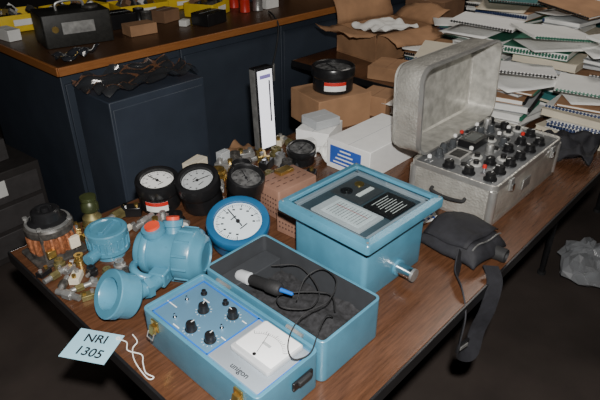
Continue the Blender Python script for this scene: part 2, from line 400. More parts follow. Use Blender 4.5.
gauge('pressure_gauge','black gauge with red-white sticker on a cardboard box',(1.235,.92,TZ+.121),.082,.095,BLK,0,0,face=WD,needle=70,sticker=True,rim=.15)
gauge('pressure_gauge','small black gauge among paper cartons',(.87,.745,TZ+.008),.048,.055,BLK,10,-130,face=WD,needle=10,rim=.2)
gauge('pressure_gauge','stout black gauge body behind the black gauges',(.605,.735,TZ),.030,.10,BLK,0,0,face=WD,needle=10,rim=.2)
# ---------------- blue transmitter
def transmitter():
    e=thing('flow_transmitter','blue cast flow transmitter with red plugs and pipe ring','instrument',(.235,.55,TZ))
    ax=Vector((.52,-.85,0)).normalized();C=Vector((-.004,.004,.064))
    B().lathe(C,[(0,-.080),(.038,-.080),(.043,-.077),(.045,-.072),(.045,-.062),(.053,-.060),(.055,-.057),(.055,-.046),(.053,-.043),(.050,-.042),(.050,.016),(.053,.018),(.060,.020),(.062,.023),(.062,.058),(.059,.063),(.052,.067),(.046,.078),(.040,.082),(.034,.083),(.032,.079),(0,.079)],BLUE,ax,48).done('housing',e)
    s=B();am=axm(ax).to_3x3()
    for k in range(12):
        a=2*math.pi*k/12;n=am@Vector((.0605*math.cos(a),.0605*math.sin(a),.040));s.cyl(n+C,.004,.034,BLUE,ax,seg=8)
    s.done('cap_grip',e)
    v=Vector((-.15,.05,1)).normalized();p=C+ax*(-.028)-Vector((0,0,.004))
    B().lathe(p,[(.024,.03),(.022,.052),(.022,.056),(.026,.058),(.026,.072),(.014,.073),(.014,.05)],BLUE,v).done('conduit_boss',e)
    B().cyl(p+v*.074,.017,.010,ORNG,v).done('red_plug',e,label='orange-red plastic plug')
    v=Vector((.30,.32,1)).normalized();p=C+ax*.005
    B().lathe(p,[(.022,.03),(.019,.056),(.019,.060),(.023,.062),(.023,.076),(.012,.077),(.012,.05)],BLUE,v).done('conduit_boss',e)
    B().cyl(p+v*.078,.015,.012,ORNG,v).done('red_plug',e,label='orange-red plastic plug')
    B().tube(spl([(-.055,.045,.045),(-.082,.040,.055),(-.098,.020,.058),(-.095,-.002,.050),(-.075,-.015,.040)]),.009,BLUE,14).cyl((-.055,.045,.045),.015,.020,BLUE,(1,0,-.4),seg=6).done('pipe_loop',e)
    B().box((0,0,.0105),(.10,.06,.02),BLUE,(0,0,rad(-58))).done('foot',e,bevel=.003)
    B().box((-.045,-.012,.036),(.060,.040,.036),BLUE,(0,0,rad(25))).done('manifold_block',e,bevel=.004)
    rc=Vector((-.163,-.030,.054));rd=Vector((-.80,.10,.55)).normalized()
    B().tube([tuple(v) for v in spl([(-.05,-.020,.036),(-.09,-.028,.034),(-.125,-.032,.038)])],.017,BLUE,20).cyl((-.100,-.030,.035),.024,.014,BLUE,(1,.1,-.1),seg=6).done('pipe_neck',e)
    B().lathe(rc,[(0,-.026),(.045,-.026),(.048,-.022),(.048,.008),(.052,.010),(.052,.026),(.050,.028),(.035,.028),(.033,.025),(.031,-.018),(0,-.018)],BLUE,rd,44).done('pipe_ring',e,label='short thick blue hollow pipe ring')
transmitter()
def terminal():
    e=thing('junction_housing','light blue ribbed cylindrical cast housing','instrument',(.172,.742,TZ))
    B().lathe((0,0,0),[(0,0),(.036,0),(.036,.016),(.047,.018),(.050,.020),(.050,.030),(.047,.032),(.047,.056),(.050,.058),(.050,.074),(.047,.077),(.038,.078),(.036,.074),(0,.074)],BLUE,seg=40).done('housing_body',e)
    s=B()
    for k in range(20):
        a=2*math.pi*k/20;s.box((.0480*math.cos(a),.0480*math.sin(a),.045),(.006,.005,.030),BLUE,(0,0,a))
    s.done('body_ribs',e,bevel=.001)
    B().box((0,0,.078),(.060,.012,.008),BLUE,(0,0,.6)).done('cap_bar',e,bevel=.001)
    B().cyl((-.048,-.02,.03),.015,.05,BLUE,(1,.4,0)).done('side_outlet',e)
terminal()
def tag():
    e=thing('paper_tag','pale blue paper tag with handwritten black lettering','tag',(-.021,.484,TZ+.0015),-60)
    B().box((0,0,0),(.098,.080,.0008),LBLUE).done('tag_card',e,smooth=False)
    for s,sz,(x,y),a in [('NRI',.030,(-.002,.018),3),('1305',.030,(.004,-.018),-2)]: text(s,sz,(x,y,.0007),(0,0,rad(a)),INK,e,'handwriting',bold=.0004)
    B().lathe((.040,.030,.0005),[(.002,0),(.0045,0),(.0045,.0006),(.002,.0006)],WHT).done('eyelet',e)
tag()
B().tube(spl([(.022,.464,z+.003),(.03,.44,z+.004),(.02,.42,z+.003),(.032,.39,z+.003),(.022,.37,z+.003),(.012,.345,z+.003),(.016,.325,z+.003),(.006,.33,z+.004),(.012,.38,z+.006),(.028,.415,z+.004),(.045,.425,z+.005),(.05,.45,z+.004)]),.0012,STR,6).done('tag_string',label='white cotton string looped through the tag',cat='string')
# ---------------- motor, valve, fittings
def motor():
    e=thing('small_motor','open-frame electric motor with black cap and copper winding','motor',(.082,.850,TZ))
    B().slab((0,0,0),.125,.115,.008,.01,DKST,b=.002).done('base_plate',e)
    s=B().cyl((0,0,.044),.046,.052,COPPER)
    for k in range(16):
        a=2*math.pi*k/16;s.tube([(.046*math.cos(a),.046*math.sin(a),.020),(.051*math.cos(a),.051*math.sin(a),.030),(.051*math.cos(a),.051*math.sin(a),.058),(.046*math.cos(a),.046*math.sin(a),.068)],.0065,COPPER,8)
    s.done('winding',e)
    B().lathe((0,0,.070),[(.03,0),(.056,0),(.057,.004),(.057,.016),(.054,.020),(.03,.020)],DKST).done('upper_ring',e)
    B().lathe((0,0,.008),[(.03,0),(.054,0),(.054,.012),(.03,.012)],DKST).done('lower_ring',e)
    B().lathe((0,0,.090),[(.046,0),(.052,0),(.052,.004),(.046,.005)],STEEL).done('bright_ring',e)
    for k in range(4):
        a=rad(45+90*k);B().cyl((.053*math.cos(a),.053*math.sin(a),.052),.0045,.090,DKST,seg=10).cyl((.053*math.cos(a),.053*math.sin(a),.098),.006,.006,STEEL,seg=6).done('tie_bolt',e)
    B().lathe((0,0,.091),[(.045,0),(.045,.006),(.036,.010),(.033,.030),(.028,.034),(.020,.034),(.019,.024),(.010,.024),(.009,.038),(0,.038)],BLK).done('end_cap',e)
    B().box((.03,-.053,.04),(.025,.012,.03),CREAM).done('terminal_block',e,bevel=.001)
    B().box((-.03,-.055,.035),(.02,.012,.02),BRASS).done('brush_holder',e,bevel=.001)
motor()
def valve():
    e=thing('regulator_valve','bronze bottle-shaped valve with dark olive cap','valve',(.190,.848,TZ))
    B().lathe((0,0,0),[(0,0),(.025,0),(.027,.005),(.027,.030),(.022,.036),(.024,.040),(.024,.055),(.016,.065),(.014,.075),(0,.075)],BRONZE).done('valve_body',e)
    B().lathe((0,0,.073),[(.018,0),(.022,.004),(.022,.020),(.018,.026),(.016,.030),(.020,.032),(.020,.042),(0,.044)],GRN).done('valve_cap',e,label='dark olive cap')
    B().cyl((.032,0,.018),.010,.03,BRASS,'X',seg=6).done('port_fitting',e)
    B().cyl((-.030,-.012,.018),.009,.03,BRASS,(1,.4,0),seg=6).done('port_fitting',e)
    B().lathe((0,0,.036),[(.023,0),(.027,.001),(.027,.004),(.023,.005)],BRASS).done('collar',e)
valve()
def fitting(loc,rz,m,sc,style,label):
    e=thing('pipe_fitting',label,'fitting',loc,rz,group='small metal fittings beside the motor')
    r=.009*sc
    if style==0:
        B().cyl((0,0,r),r,.018*sc,m,'X',seg=6).done('hex_nut',e,bevel=.0005)
        B().cyl((0,0,r),r*.65,.050*sc,STEEL,'X').done('threaded_shank',e)
    elif style==1:
        B().box((0,0,.006*sc),(.03*sc,.018*sc,.012*sc),m).done('block',e,bevel=.001)
        B().cyl((-.008*sc,0,.014*sc),.004*sc,.008*sc,STEEL,seg=10).done('terminal_screw',e)
        B().cyl((.008*sc,0,.014*sc),.004*sc,.008*sc,BRASS,seg=10).done('terminal_screw',e)
    else:
        B().lathe((0,0,0),[(.004*sc,0),(.012*sc,0),(.012*sc,.010*sc),(.009*sc,.012*sc),(.009*sc,.02*sc),(.004*sc,.02*sc),(.004*sc,0)],m).done('ring_body',e)
        B().cyl((.012*sc,0,.008*sc),.004*sc,.012*sc,STEEL,'X',seg=8).done('side_screw',e)
fp=[(.03,.745),(.066,.750),(.100,.760),(.028,.700),(.062,.705),(.098,.698),(.048,.662),(.085,.655),(.121,.668),(.018,.655),(.165,.900),(.15,.63),(.257,.80),(.020,.780),(.060,.782),(.115,.62),(.050,.625),(.155,.670),(.085,.610),(.120,.640)]
lab={id(BRASS):'small brass fitting',id(STEEL):'small dull steel fitting',id(BRONZE):'small aged bronze fitting',id(DKST):'small dark steel fitting',id(BLK):'small black plastic terminal piece',id(CREAM):'small cream ceramic terminal piece'}
def rfit(x,y,i,lo=1.0,hi=1.4):
    m=[BRONZE,STEEL,BRASS,DKST,CREAM,BLK,BRONZE,STEEL][i%8]
    fitting((x,y,TZ),R.uniform(0,360),m,R.uniform(lo,hi),i%3,lab[id(m)]+[' with hexagonal nut',' block with two screws',' ring with side screw'][i%3])
for i,(x,y) in enumerate(fp): rfit(x,y,i,1.0,1.3)
for i,(x,y) in enumerate([(.69,.78),(.735,.86),(.77,.905),(.80,.86),(.84,.83),(.82,.79),(.915,.80),(.93,.85),(.93,.905),(.67,.89),(.80,.74),(.66,.70),(.70,.675),(.79,.70),(.475,.88),(.655,.745),(.715,.735),(.72,.90),(.56,.785),(.525,.82),(.565,.835),(.33,.76),(.36,.725)]): rfit(x,y,i*3+i//2,1.4,2.1)
for i,(x,y,h) in enumerate([(.640,.80,0),(.642,.80,.0175),(.640,.80,.035),(.700,.835,.0),(.615,.86,0),(.615,.86,.0175)]):
    s=B();r=.027-.001*(i%3)
    s.lathe((0,0,0),[(r*.45,0),(r,0),(r,.006),(r*.8,.008),(r*.8,.016),(r*.45,.016),(r*.45,0)],BRASS,seg=30)
    for k in range(18):
        a=2*math.pi*k/18;s.box((r*math.cos(a),r*math.sin(a),.003),(.004,.0035,.0058),BRASS,(0,0,a))
    s.done('brass_ring',loc=(x,y,TZ+h),label='toothed brass ring stacked behind the black gauges',cat='ring',group='stack of brass rings')
def vented(loc,W,D,H,rz,label):
    e=thing('relay_enclosure',label,'instrument',loc,rz)
    B().slab((0,0,0),W,D,H,.006,PINK,b=.002).done('enclosure_body',e)
    s=B();dk=M('vent_dark',(.08,.04,.03),.8)
    ny=int((D-.02)/.0105)+1;nx=int((W-.02)/.0138)+1;nz=int((H-.02)/.014)
    for j in range(nz):
        for i in range(ny): s.cyl((-W/2,(i-(ny-1)/2)*.0105,.018+.014*j),.0028,.001,dk,'X',seg=10)
        for i in range(nx): s.cyl(((i-(nx-1)/2)*.0138,-D/2-.0002,.018+.014*j),.0028,.001,dk,'Y',seg=10)
    s.done('vent_holes',e)
    s=B()
    for i in range(5):
        for j in range(3): s.box(((i-2)*W*.17,(j-1)*D*.22,H+.0003),(W*.09,.0028,.0006),dk)
    s.done('top_slots',e)
    return e
v1=vented((.640,.588,TZ),.145,.100,.088,-3,'brownish-pink metal enclosure with perforated sides')
B().box((.02,.03,.093),(.05,.03,.010),BRASS).done('bracket',v1,bevel=.001)
vented((.590,.470,TZ),.12,.10,.060,4,'lower brownish-pink enclosure beside the blue instrument box')
def upright():
    e=thing('upright_unit','tall slim unit with glow-brightened white front and dark edges, leaning slightly','instrument',(.865,.905,TZ+.002),rot=(rad(-3),0,rad(-4)))
    B().slab((0,0,0),.072,.030,.285,.002,BLK,b=.001).done('unit_casing',e,label='dark thin casing')
    B().box((-.0366,0,.143),(.0012,.026,.275),STEEL).done('side_plate',e)
    B().box((.002,-.0160,.143),(.060,.002,.265),M('white_plate_added_glow',(.90,.90,.98),.4,emit=.9,var=.02)).done('front_plate',e,bevel=.0008,label='white front strip with added glow')  # emission added so the distant white front stays bright; not a lit display
    B().box((.018,-.0175,.17),(.005,.001,.14),INK).done('front_slot',e)
    B().box((.002,-.0175,.255),(.044,.0012,.012),M('violet_ink',(.3,.25,.6),.5)).done('front_marking',e)
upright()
def carton(name,label,loc,size,rz,m,lbl=None,tilt=0):
    e=thing(name,label,'box',loc,rot=(rad(tilt),0,rad(rz)));w,d,h=size
    B().box((0,0,h/2),(w,d,h),m).done('carton_body',e,bevel=.0015)
    B().box((0,0,h+.0004),(w,.0015,.0006),CARDD if m in(CARD,) else GPAP).done('flap_seam',e)
    if lbl:
        s=B();s.box((-w/2-.0006,.01,h*.5),(.001,d*.72,h*.62),lbl);s.done('printed_label',e,smooth=False,label='blue printed end label')
        s=B()
        for k in range(4): s.box((-w/2-.0013,.01,h*(.28+.14*k)),(.0006,d*(.55-.1*k),h*.05),WHT)
        s.done('label_print',e,smooth=False)
    return e
carton('carton','white cardboard carton with a blue label on its end',(1.060,.585,TZ),(.295,.170,.098),0,WHT,BINK)
carton('carton','small white carton beside cardboard boxes',(1.03,.805,TZ),(.14,.12,.07),20,WHT)
carton('carton','white carton stacked askew on another carton',(1.035,.805,TZ+.0716),(.10,.09,.03),-12,GPAP)
carton('carton','thin white carton under loose paper',(1.09,.705,TZ),(.17,.050,.045),-2,WPAP)
carton('cardboard_box','brown cardboard box carrying a black gauge',(1.23,.925,TZ),(.235,.20,.12),-16,CARD)
carton('cardboard_box','small brown cardboard box beside the gauge box',(1.43,.84,TZ),(.13,.12,.08),10,CARD)
carton('carton','small white and tan carton at the table edge',(.565,.905,TZ),(.075,.04,.065),15,CREAM)
carton('carton','small grey carton behind the brass rings',(.685,.917,TZ),(.04,.025,.05),5,GPAP)
carton('carton','small white carton beside the upright unit',(.925,.760,TZ),(.04,.035,.06),-20,WPAP)
def crump(name,label,loc,w,d,h,m,seed,cat,rz=0,n=8,sub=2):
    rr=random.Random(seed);s=B();s.mi(m)
    g=[[s.bm.verts.new((((a+rr.uniform(-.25,.25))/n-.5)*w,((b+rr.uniform(-.25,.25))/n-.5)*d,.003+h*rr.random()**1.4*(1-.6*max(abs(a/n-.5),abs(b/n-.5))))) for b in range(n+1)] for a in range(n+1)]
    for a in range(n):
        for b in range(n): s.bm.faces.new([g[a][b],g[a+1][b],g[a+1][b+1],g[a][b+1]])
    o=s.done(name,loc=loc,rot=(0,0,rad(rz)),label=label,cat=cat)
    if sub:
        q=o.modifiers.new('s','SUBSURF');q.levels=sub;q.render_levels=sub
    for p in o.data.edges: p.use_edge_sharp=False
    q=o.modifiers.new('thick','SOLIDIFY');q.thickness=.0012;q.offset=1;return o
crump('crumpled_paper','crumpled white wrapping paper beside small cartons',(.955,.700,TZ),.09,.07,.08,WPAP,3,'paper',10)
crump('black_cloth','bunched black cloth behind the vented enclosure',(.755,.70,TZ),.08,.07,.07,BLKF,9,'cloth',15)
crump('black_cloth','bunched black cloth beside the silver case',(.83,.46,TZ),.11,.11,.10,BLKF,12,'cloth',-10)
def smallblk(loc,rz,label):
    e=thing('terminal_block',label,'component',loc,rz)
    B().box((0,0,.014),(.055,.03,.028),BLK).done('block_body',e,bevel=.002)
    B().cyl((-.015,0,.032),.006,.008,CHROME,seg=10).done('terminal_screw',e)
    B().cyl((.015,0,.032),.006,.008,BRASS,seg=10).done('terminal_screw',e)
smallblk((.765,.80,TZ),20,'black terminal block near the upright unit')
smallblk((.745,.625,TZ),80,'black terminal block beside the vented enclosure')
smallblk((.80,.64,TZ),30,'black terminal block beside the small gauge')
smallblk((.76,.555,TZ),60,'black terminal block beside the lower enclosure')
smallblk((.31,.865,TZ),-40,'black terminal block between the valve and gauges')
fitting((.300,.79,TZ),20,STEEL,1.5,0,'steel hexagonal fitting behind the blue housing')
fitting((.335,.665,TZ),70,WHT,1.9,2,'white ring fitting beside the round gauges')
fitting((.27,.87,TZ),10,BRONZE,1.7,0,'bronze hexagonal fitting beside the valve')
fitting((.275,.70,TZ),110,BRONZE,1.6,0,'bronze hexagonal fitting between blue parts')
# ---------------- silver case
def silvercase():
    e=thing('tube_tester_case','open hammered aluminium case with instrument panel','instrument',(1.145,.237,TZ))
    W,D=.445,.255;H=.120
    B().tray((0,0,0),W,D,H,.020,.006,.02,ALU,inner=ALUIN).done('case_body',e)
    s=B()
    for z0,z1 in((H-.014,H+.001),(.0005,.010)):
        L=[[(x,y,zz) for x,y in s.rr(W+.004,D+.004,.021)] for zz in(z0,z1)]
        s.loops(L,ALUT,cap0=False,cap1=False)
    for x,y in((-1,-1),(1,-1),(-1,1),(1,1)): s.cyl((x*(W/2-.0085),y*(D/2-.0085),.055),.0125,.100,ALUT,seg=16)
    s.done('rim_band',e,label='polished aluminium trim')
    B().slab((0,0,.110),W-.014,D-.014,.006,.014,M('panel_grey',(.13,.135,.14),.4,.2,.25,30),b=.001).done('instrument_panel',e,label='dark grey instrument panel')
    LD=.100;LH=.252;LW=.458;mt=Matrix.Translation((.016,.110,H+.004))@Matrix.Rotation(rad(87),4,'X')@Matrix.Translation((0,LH/2,-LD))
    B().tray((0,0,0),LW,LH,LD,.042,.004,.004,ALU,mt=mt,inner=ALUIN,b=.022).done('case_lid',e,label='hammered aluminium lid standing open')
    s=B();L=[]
    for off,zz in((-.002,LD-.012),(-.002,LD+.001),(.005,LD+.001)):
        L.append([(x,y,zz) for x,y in s.rr(LW-2*off,LH-2*off,.042-off)])
    s.loops(L,ALUT,mt,cap0=False,cap1=False);s.done('lid_trim',e,label='polished aluminium trim')
    for x in(-.14,.14): B().tube([(x-.02,.132,H-.004),(x+.02,.132,H-.004)],.005,STEEL,8).box((x,.131,H-.014),(.04,.003,.02),STEEL).done('hinge',e)
    P=.116
    def put(o,lst):
        o.location=(lst[0][0],lst[0][1],P)
        for q in lst[1:]: cp(o,e,(q[0],q[1],P),(0,0,rad(R.uniform(0,360))))
    k=B().lathe((0,0,0),[(.018,0),(.018,.004),(.014,.006),(.013,.018),(.011,.020),(0,.020)],BLK,seg=20).box((.007,0,.0203),(.010,.0014,.001),WHT).done('knob',e)
    put(k,[(-.18,-.090),(-.125,-.090),(-.06,-.09),(.135,-.092),(.18,-.045),(.18,.04),(.10,-.05),(-.185,-.03),(.0,-.092),(.068,-.092),(-.09,-.045),(.19,.095),(.025,-.045),(-.185,.03)])
    k=B().lathe((0,0,0),[(.014,0),(.014,.006),(.012,.008),(.012,.024),(.010,.030),(0,.032)],STEEL,seg=20).done('tube_shield',e)
    put(k,[(-.035,-.015),(.15,.085)])
    k=B().lathe((0,0,0),[(.013,0),(.013,.005),(.010,.007),(.0105,.018),(.008,.024),(0,.026)],M('smoky_glass_tube',(.06,.065,.07),.1,0,.3),seg=16).done('vacuum_tube',e)
    put(k,[(-.145,.085),(-.06,.09),(.085,.075),(.125,.06),(-.105,.095),(.055,-.015)])
    k=B().lathe((0,0,0),[(.016,0),(.016,.003),(.014,.005),(.0,.005)],M('dial_scale',(.55,.55,.52),.4,.3),seg=24).cyl((0,0,.009),.008,.012,BLK).done('scale_dial',e,label='silver dial plate with black pointer knob')
    put(k,[(-.125,-.02),(.06,.025),(.145,.01),(-.04,-.06),(-.08,.0),(.19,.0)])
    k=B().cyl((0,0,.005),.004,.010,CHROME,seg=10).lathe((0,0,.010),[(.006,0),(.006,.007),(.004,.009),(0,.009)],REDM,seg=14).done('binding_post',e,label='red-capped binding post')
    put(k,[(.145,-.035),(-.145,-.055),(.03,.11)])
    k=B().cyl((0,0,.005),.004,.010,CHROME,seg=10).lathe((0,0,.010),[(.006,0),(.006,.007),(.004,.009),(0,.009)],WHT,seg=14).done('binding_post',e,label='white-capped binding post')
    put(k,[(-.01,.11),(.165,.02),(-.06,.03),(.10,.02),(-.19,.09),(.12,.105)])
    k=B().cyl((0,0,.002),.012,.004,STEEL,seg=14).cyl((0,0,.006),.009,.006,BLK,seg=14).done('tube_socket',e)
    put(k,[(.06,.11),(.005,-.015),(.165,.055),(-.03,.115),(.09,-.01),(.165,-.085),(-.155,.0)])
    B().box((-.125,.035,P+.009),(.07,.05,.018),STEEL).box((-.125,.035,P+.0185),(.05,.035,.001),BLK).done('meter_block',e,bevel=.002)
    B().box((.0,.055,P+.011),(.085,.055,.022),BLK).box((.0,.055,P+.0225),(.065,.035,.001),M('dial_glass_dark',(.06,.07,.07),.1)).done('dial_window',e,bevel=.002)
    s=B()
    for i in range(30): s.box((R.uniform(-.2,.2),R.uniform(-.11,.11),P+.0004),(R.uniform(.008,.02),.0016,.0004),WHT)
    s.done('panel_lettering_marks',e,kind='stuff')
    for x in(-.13,.15): B().box((x,-.131,.097),(.022,.006,.034),STEEL).box((x,-.136,.090),(.014,.006,.020),CHROME).done('latch',e,bevel=.001)
    B().box((-.02,-.131,.06),(.05,.004,.03),STEEL).done('name_plate',e,bevel=.001)
    B().tube(spl([(-.224,.05,.06),(-.236,.045,.055),(-.238,0,.05),(-.236,-.045,.055),(-.224,-.05,.06)]),.005,BLKR,8).done('carry_handle',e)
silvercase()
# ---------------- bag & strap
def bag():
    e=thing('camera_bag','soft black nylon camera bag with a wide strap','bag',(.790,.118,TZ),-5)
    s=B();n=18;W,D=.178,.198
    rr=random.Random(4)
    def hgt(x,y):
        ex=max(0,1-(abs(x)/.5)**3.2);ey=max(0,1-(abs(y)/.5)**3.2);return .060*(ex*ey)**.55*(1-.22*math.cos(7*y+3*x+1)*.5-.10*math.sin(9*x-4*y))
    top=[[s.bm.verts.new((W*(a/n-.5)*(1-.10*abs(b/n-.5)*2),D*(b/n-.5)*(1-.10*abs(a/n-.5)*2),.004+hgt(a/n-.5,b/n-.5)+(.0022*rr.uniform(-1,1) if 0<a<n and 0<b<n else 0))) for b in range(n+1)] for a in range(n+1)]
    s.mi(BLKF)
    for a in range(n):
        for b in range(n): s.bm.faces.new([top[a][b],top[a+1][b],top[a+1][b+1],top[a][b+1]])
    ring=[top[a][0] for a in range(n+1)]+[top[n][b] for b in range(1,n+1)]+[top[a][n] for a in range(n-1,-1,-1)]+[top[0][b] for b in range(n-1,0,-1)]
    s.bm.faces.new(ring[::-1])
    o=s.done('bag_body',e)
    q=o.modifiers.new('s','SUBSURF');q.levels=2;q.render_levels=2
    for p in o.data.edges: p.use_edge_sharp=False
    s=B();s.mi(BLKF);n2=10
    vs=[[s.bm.verts.new((W*u*.78,D*(v*.62+.04),.0075+hgt(u*.78,v*.62+.04)+.0015*math.sin(14*u+9*v))) for v in [b/n2-.5 for b in range(n2+1)]] for u in [a/n2-.5 for a in range(n2+1)]]
    for a in range(n2):
        for b in range(n2): s.bm.faces.new([vs[a][b],vs[a+1][b],vs[a+1][b+1],vs[a][b+1]])
    o=s.done('bag_flap',e,ang=80);q=o.modifiers.new('t','SOLIDIFY');q.thickness=.003;q.offset=1
    B().tube([(W*u,D*-.33,.0065+hgt(u,-.33)) for u in [-.36+.06*i for i in range(13)]],.0018,STEEL,6).done('zip',e)
    B().lathe((.020,-.094,.020),[(0,-.016),(.015,-.016),(.018,-.012),(.017,.0),(.018,.010),(.017,.016),(.012,.017),(.011,.010),(0,.010)],BLKR,(.1,-1,.02),24).done('side_cylinder',e,label='dark rubber cylinder end')
    B().tube(spl([(-.070,-.04,.040),(-.115,-.065,.008),(-.150,-.105,.004),(-.172,-.133,-.03),(-.186,-.139,-.09),(-.172,-.134,-.14),(-.135,-.145,-.160),(-.105,-.136,-.12),(-.088,-.142,-.06),(-.062,-.133,.0),(-.040,-.105,.02)]),(.021,.0015),BLKF,flat=(0,1,0)).done('strap',e)
    B().box((-.178,-.143,-.115),(.046,.006,.024),BLK,(0,.15,0)).box((-.178,-.147,-.115),(.032,.003,.010),STEEL,(0,.15,0)).done('buckle',e,bevel=.002)
bag()
s=B();s.box((0,0,.0015),(.080,.055,.003),WHT);
for i in range(5):
    for j in range(3): s.cyl((-.028+.014*i,-.018+.014*j,.0033),.0045,.0006,BINK,seg=6)
s.box((.0,.021,.0033),(.075,.010,.0005),BINK)
s.done('printed_card',loc=(.830,.262,TZ+.012),rot=(rad(8),rad(-12),rad(-35)),label='small white card with blue pattern propped beside the bag',cat='card')
# ---------------- booklets and papers
covers=[(WPAP,'white'),(GPAP,'grey'),(CREAM,'cream'),(GREEN,'green'),(TEAL,'teal'),(NAVY,'navy'),(WHT,'bright white'),(CARD,'tan'),(YELP,'yellow')]
def booklet(loc,w,d,t,rz,ci,spiral,tx=0,ty=0):
    m,nm=covers[ci]
    lb=nm+(' comb-bound manual in a messy stack' if spiral else ' paper booklet in a messy stack')
    e=thing('manual',lb,'book',loc,rot=(rad(tx),rad(ty),rad(rz)),group='stacked manuals on the table')
    s=B().box((0,0,.0009),(w,d,.0018),m).box((0,0,t-.0009),(w,d,.0018),m)
    if not spiral: s.box((-w/2+.001,0,t/2),(.002,d,t),m)
    s.done('cover',e,smooth=False)
    B().box((.0015,0,t/2),(w-.007,d-.006,t-.0036),WPAP if ci!=2 else CREAM).done('pages',e,smooth=False)
    if spiral:
        s=B();n=int(d/.012);sm=[BLK,NAVY,BLK,GREEN][R.randrange(4)]
        s.tube([(-w/2,-d/2+.004,t/2),(-w/2,d/2-.004,t/2)],.0015,sm,6)
        for k in range(n): s.cyl((-w/2,-d/2+.008+k*.012,t/2),min(t*.5,.008),.006,sm,'Y',seg=8)
        s.done('comb_binding',e)
    return e
def sheet(loc,rz,seed,m=None,w=.21,d=.28,cl=.014):
    rr=random.Random(seed);s=B();m=m or [WPAP,WPAP,CREAM,WHT][seed%4];s.mi(m);n=6
    ax,ay=rr.uniform(-1,1),rr.uniform(-1,1)
    g=[[s.bm.verts.new(((a/n-.5)*w,(b/n-.5)*d,.001+cl*max(0,(a/n-.5)*ax+(b/n-.5)*ay)**1.5*3)) for b in range(n+1)] for a in range(n+1)]
    for a in range(n):
        for b in range(n): s.bm.faces.new([g[a][b],g[a+1][b],g[a+1][b+1],g[a][b+1]])
    o=s.done('loose_sheet',loc=loc,rot=(0,0,rad(rz)),label='loose '+('cream' if m is CREAM else 'white')+' printed sheet lying on the stacked manuals',cat='paper',group='loose sheets on the manuals')
    for p in o.data.edges: p.use_edge_sharp=False
    q=o.modifiers.new('t','SOLIDIFY');q.thickness=.0006;q.offset=1
stacks=[(1.50,.665,.05),(1.69,.42,.15),(1.74,.71,.14),(1.97,.41,.23),(2.25,.42,.29),(2.02,.71,.21),(2.30,.72,.27),(2.53,.43,.36),(2.58,.74,.35),(2.01,.13,.23),(2.29,.13,.30),(1.745,.14,.13),(2.57,.14,.37)]
tops=[]
for si,(x,y,h) in enumerate(stacks):
    zc=0;base=R.choice([0,0,90]);k=0
    while zc<h:
        t=R.choice([.006,.009,.013,.018,.025,.03]);w,d=R.choice([(.205,.26),(.20,.25),(.18,.23),(.16,.22)])
        ci=R.choice([0,0,2,6,1,2,3,4,0,7,7,5,2,7,6,3,1,0])
        k+=1;lean=(0,0) if k<4 else (R.uniform(-1.2,1.2),R.uniform(-1.2,1.2))
        booklet((x+R.uniform(-.025,.025),y+R.uniform(-.025,.025),TZ+zc+.0012),w,d,t,base+R.choice([0,180])+R.uniform(-17,17),ci,R.random()<.5,*lean)
        zc+=t+.0024+(.003 if k>=4 else 0)
    sheet((x+R.uniform(-.05,.05),y+R.uniform(-.04,.04),TZ+zc+.004),R.uniform(0,180),60+3*si,cl=.025);
    tops.append(zc)
booklet((2.53,.43,TZ+tops[7]+.045),.24,.30,.004,20,8,False)
for si,ci,a in((1,6,25),(3,0,50),(4,7,-20),(5,6,10),(9,0,70),(6,4,35),(8,0,0),(2,2,20),(10,3,-15),(11,0,15)):
    x,y,_=stacks[si];booklet((x,y,TZ+tops[si]+.036),.21,.27,.010,a,ci,True,R.uniform(1,6),R.uniform(-6,6))
s1=thing('red_binder','thin red binder lying on the manuals pile','book',(2.57,.15,TZ+tops[12]+.035),12)
B().box((0,0,.02),(.22,.28,.04),REDM).done('binder_cover',s1,bevel=.002);B().box((.004,-.001,.02),(.216,.282,.032),WPAP).done('pages',s1)
crump('black_cloth','bunched black fabric at the table edge',(1.51,.13,TZ),.17,.18,.12,BLKF,41,'cloth',8)
def openbox():
    e=thing('cardboard_box','crumpled open cardboard box with sagging flaps','box',(2.20,1.36,TZ),-10)
    w,d,h=.42,.30,.14;t=.005
    s=B().box((0,0,t/2),(w,d,t),CARD)
    for c,sz,r in(((0,-d/2,h/2),(w,t,h),(rad(6),0,0)),((0,d/2,h/2),(w,t,h),(0,0,0)),((-w/2,0,h/2),(t,d,h),(0,rad(-7),0)),((w/2,0,h/2),(t,d,h),(0,rad(5),0))): s.box(c,sz,CARD,r)
    s.done('box_walls',e)
    def flap(hx,hy,dirv,L,W2,a1,a2,seed):
        rr=random.Random(seed);q=B();q.mi(CARD);n=8;dv=Vector(dirv);sv=Vector((-dv.y,dv.x,0));rows=[]
        p=Vector((hx,hy,h));ang=a1
        for i in range(n+1):
            rows.append([q.bm.verts.new(p+sv*((j/6-.5)*W2*(1-.1*i/n))+Vector((0,0,rr.uniform(-.004,.004)+.010*math.sin(j*1.3+seed)*i/n))) for j in range(7)])
            ang=a1+(a2-a1)*i/n;p=p+(dv*math.cos(rad(ang))+Vector((0,0,1))*math.sin(rad(ang)))*(L/n)
        for i in range(n):
            for j in range(6): q.bm.faces.new([rows[i][j],rows[i+1][j],rows[i+1][j+1],rows[i][j+1]])
        o=q.done('flap',e,ang=60);mm=o.modifiers.new('t','SOLIDIFY');mm.thickness=.004
    flap(0,-d/2,(0,-1,0),.14,w,10,-55,1);flap(-w/2,0,(-1,0,0),.17,d,-5,20,2);flap(0,d/2,(0,1,0),.17,w,80,35,3);flap(w/2,0,(1,0,0),.16,d,40,5,4)
    B().box((0,0,h*.45),(w*.8,d*.8,h*.6),CARDD).done('packed_contents',e,bevel=.004)
openbox()
crump('crumpled_paper','crumpled white paper stuffed in the open cardboard box',(2.20,1.36,TZ+.11),.30,.22,.08,WPAP,101,'paper',-10)
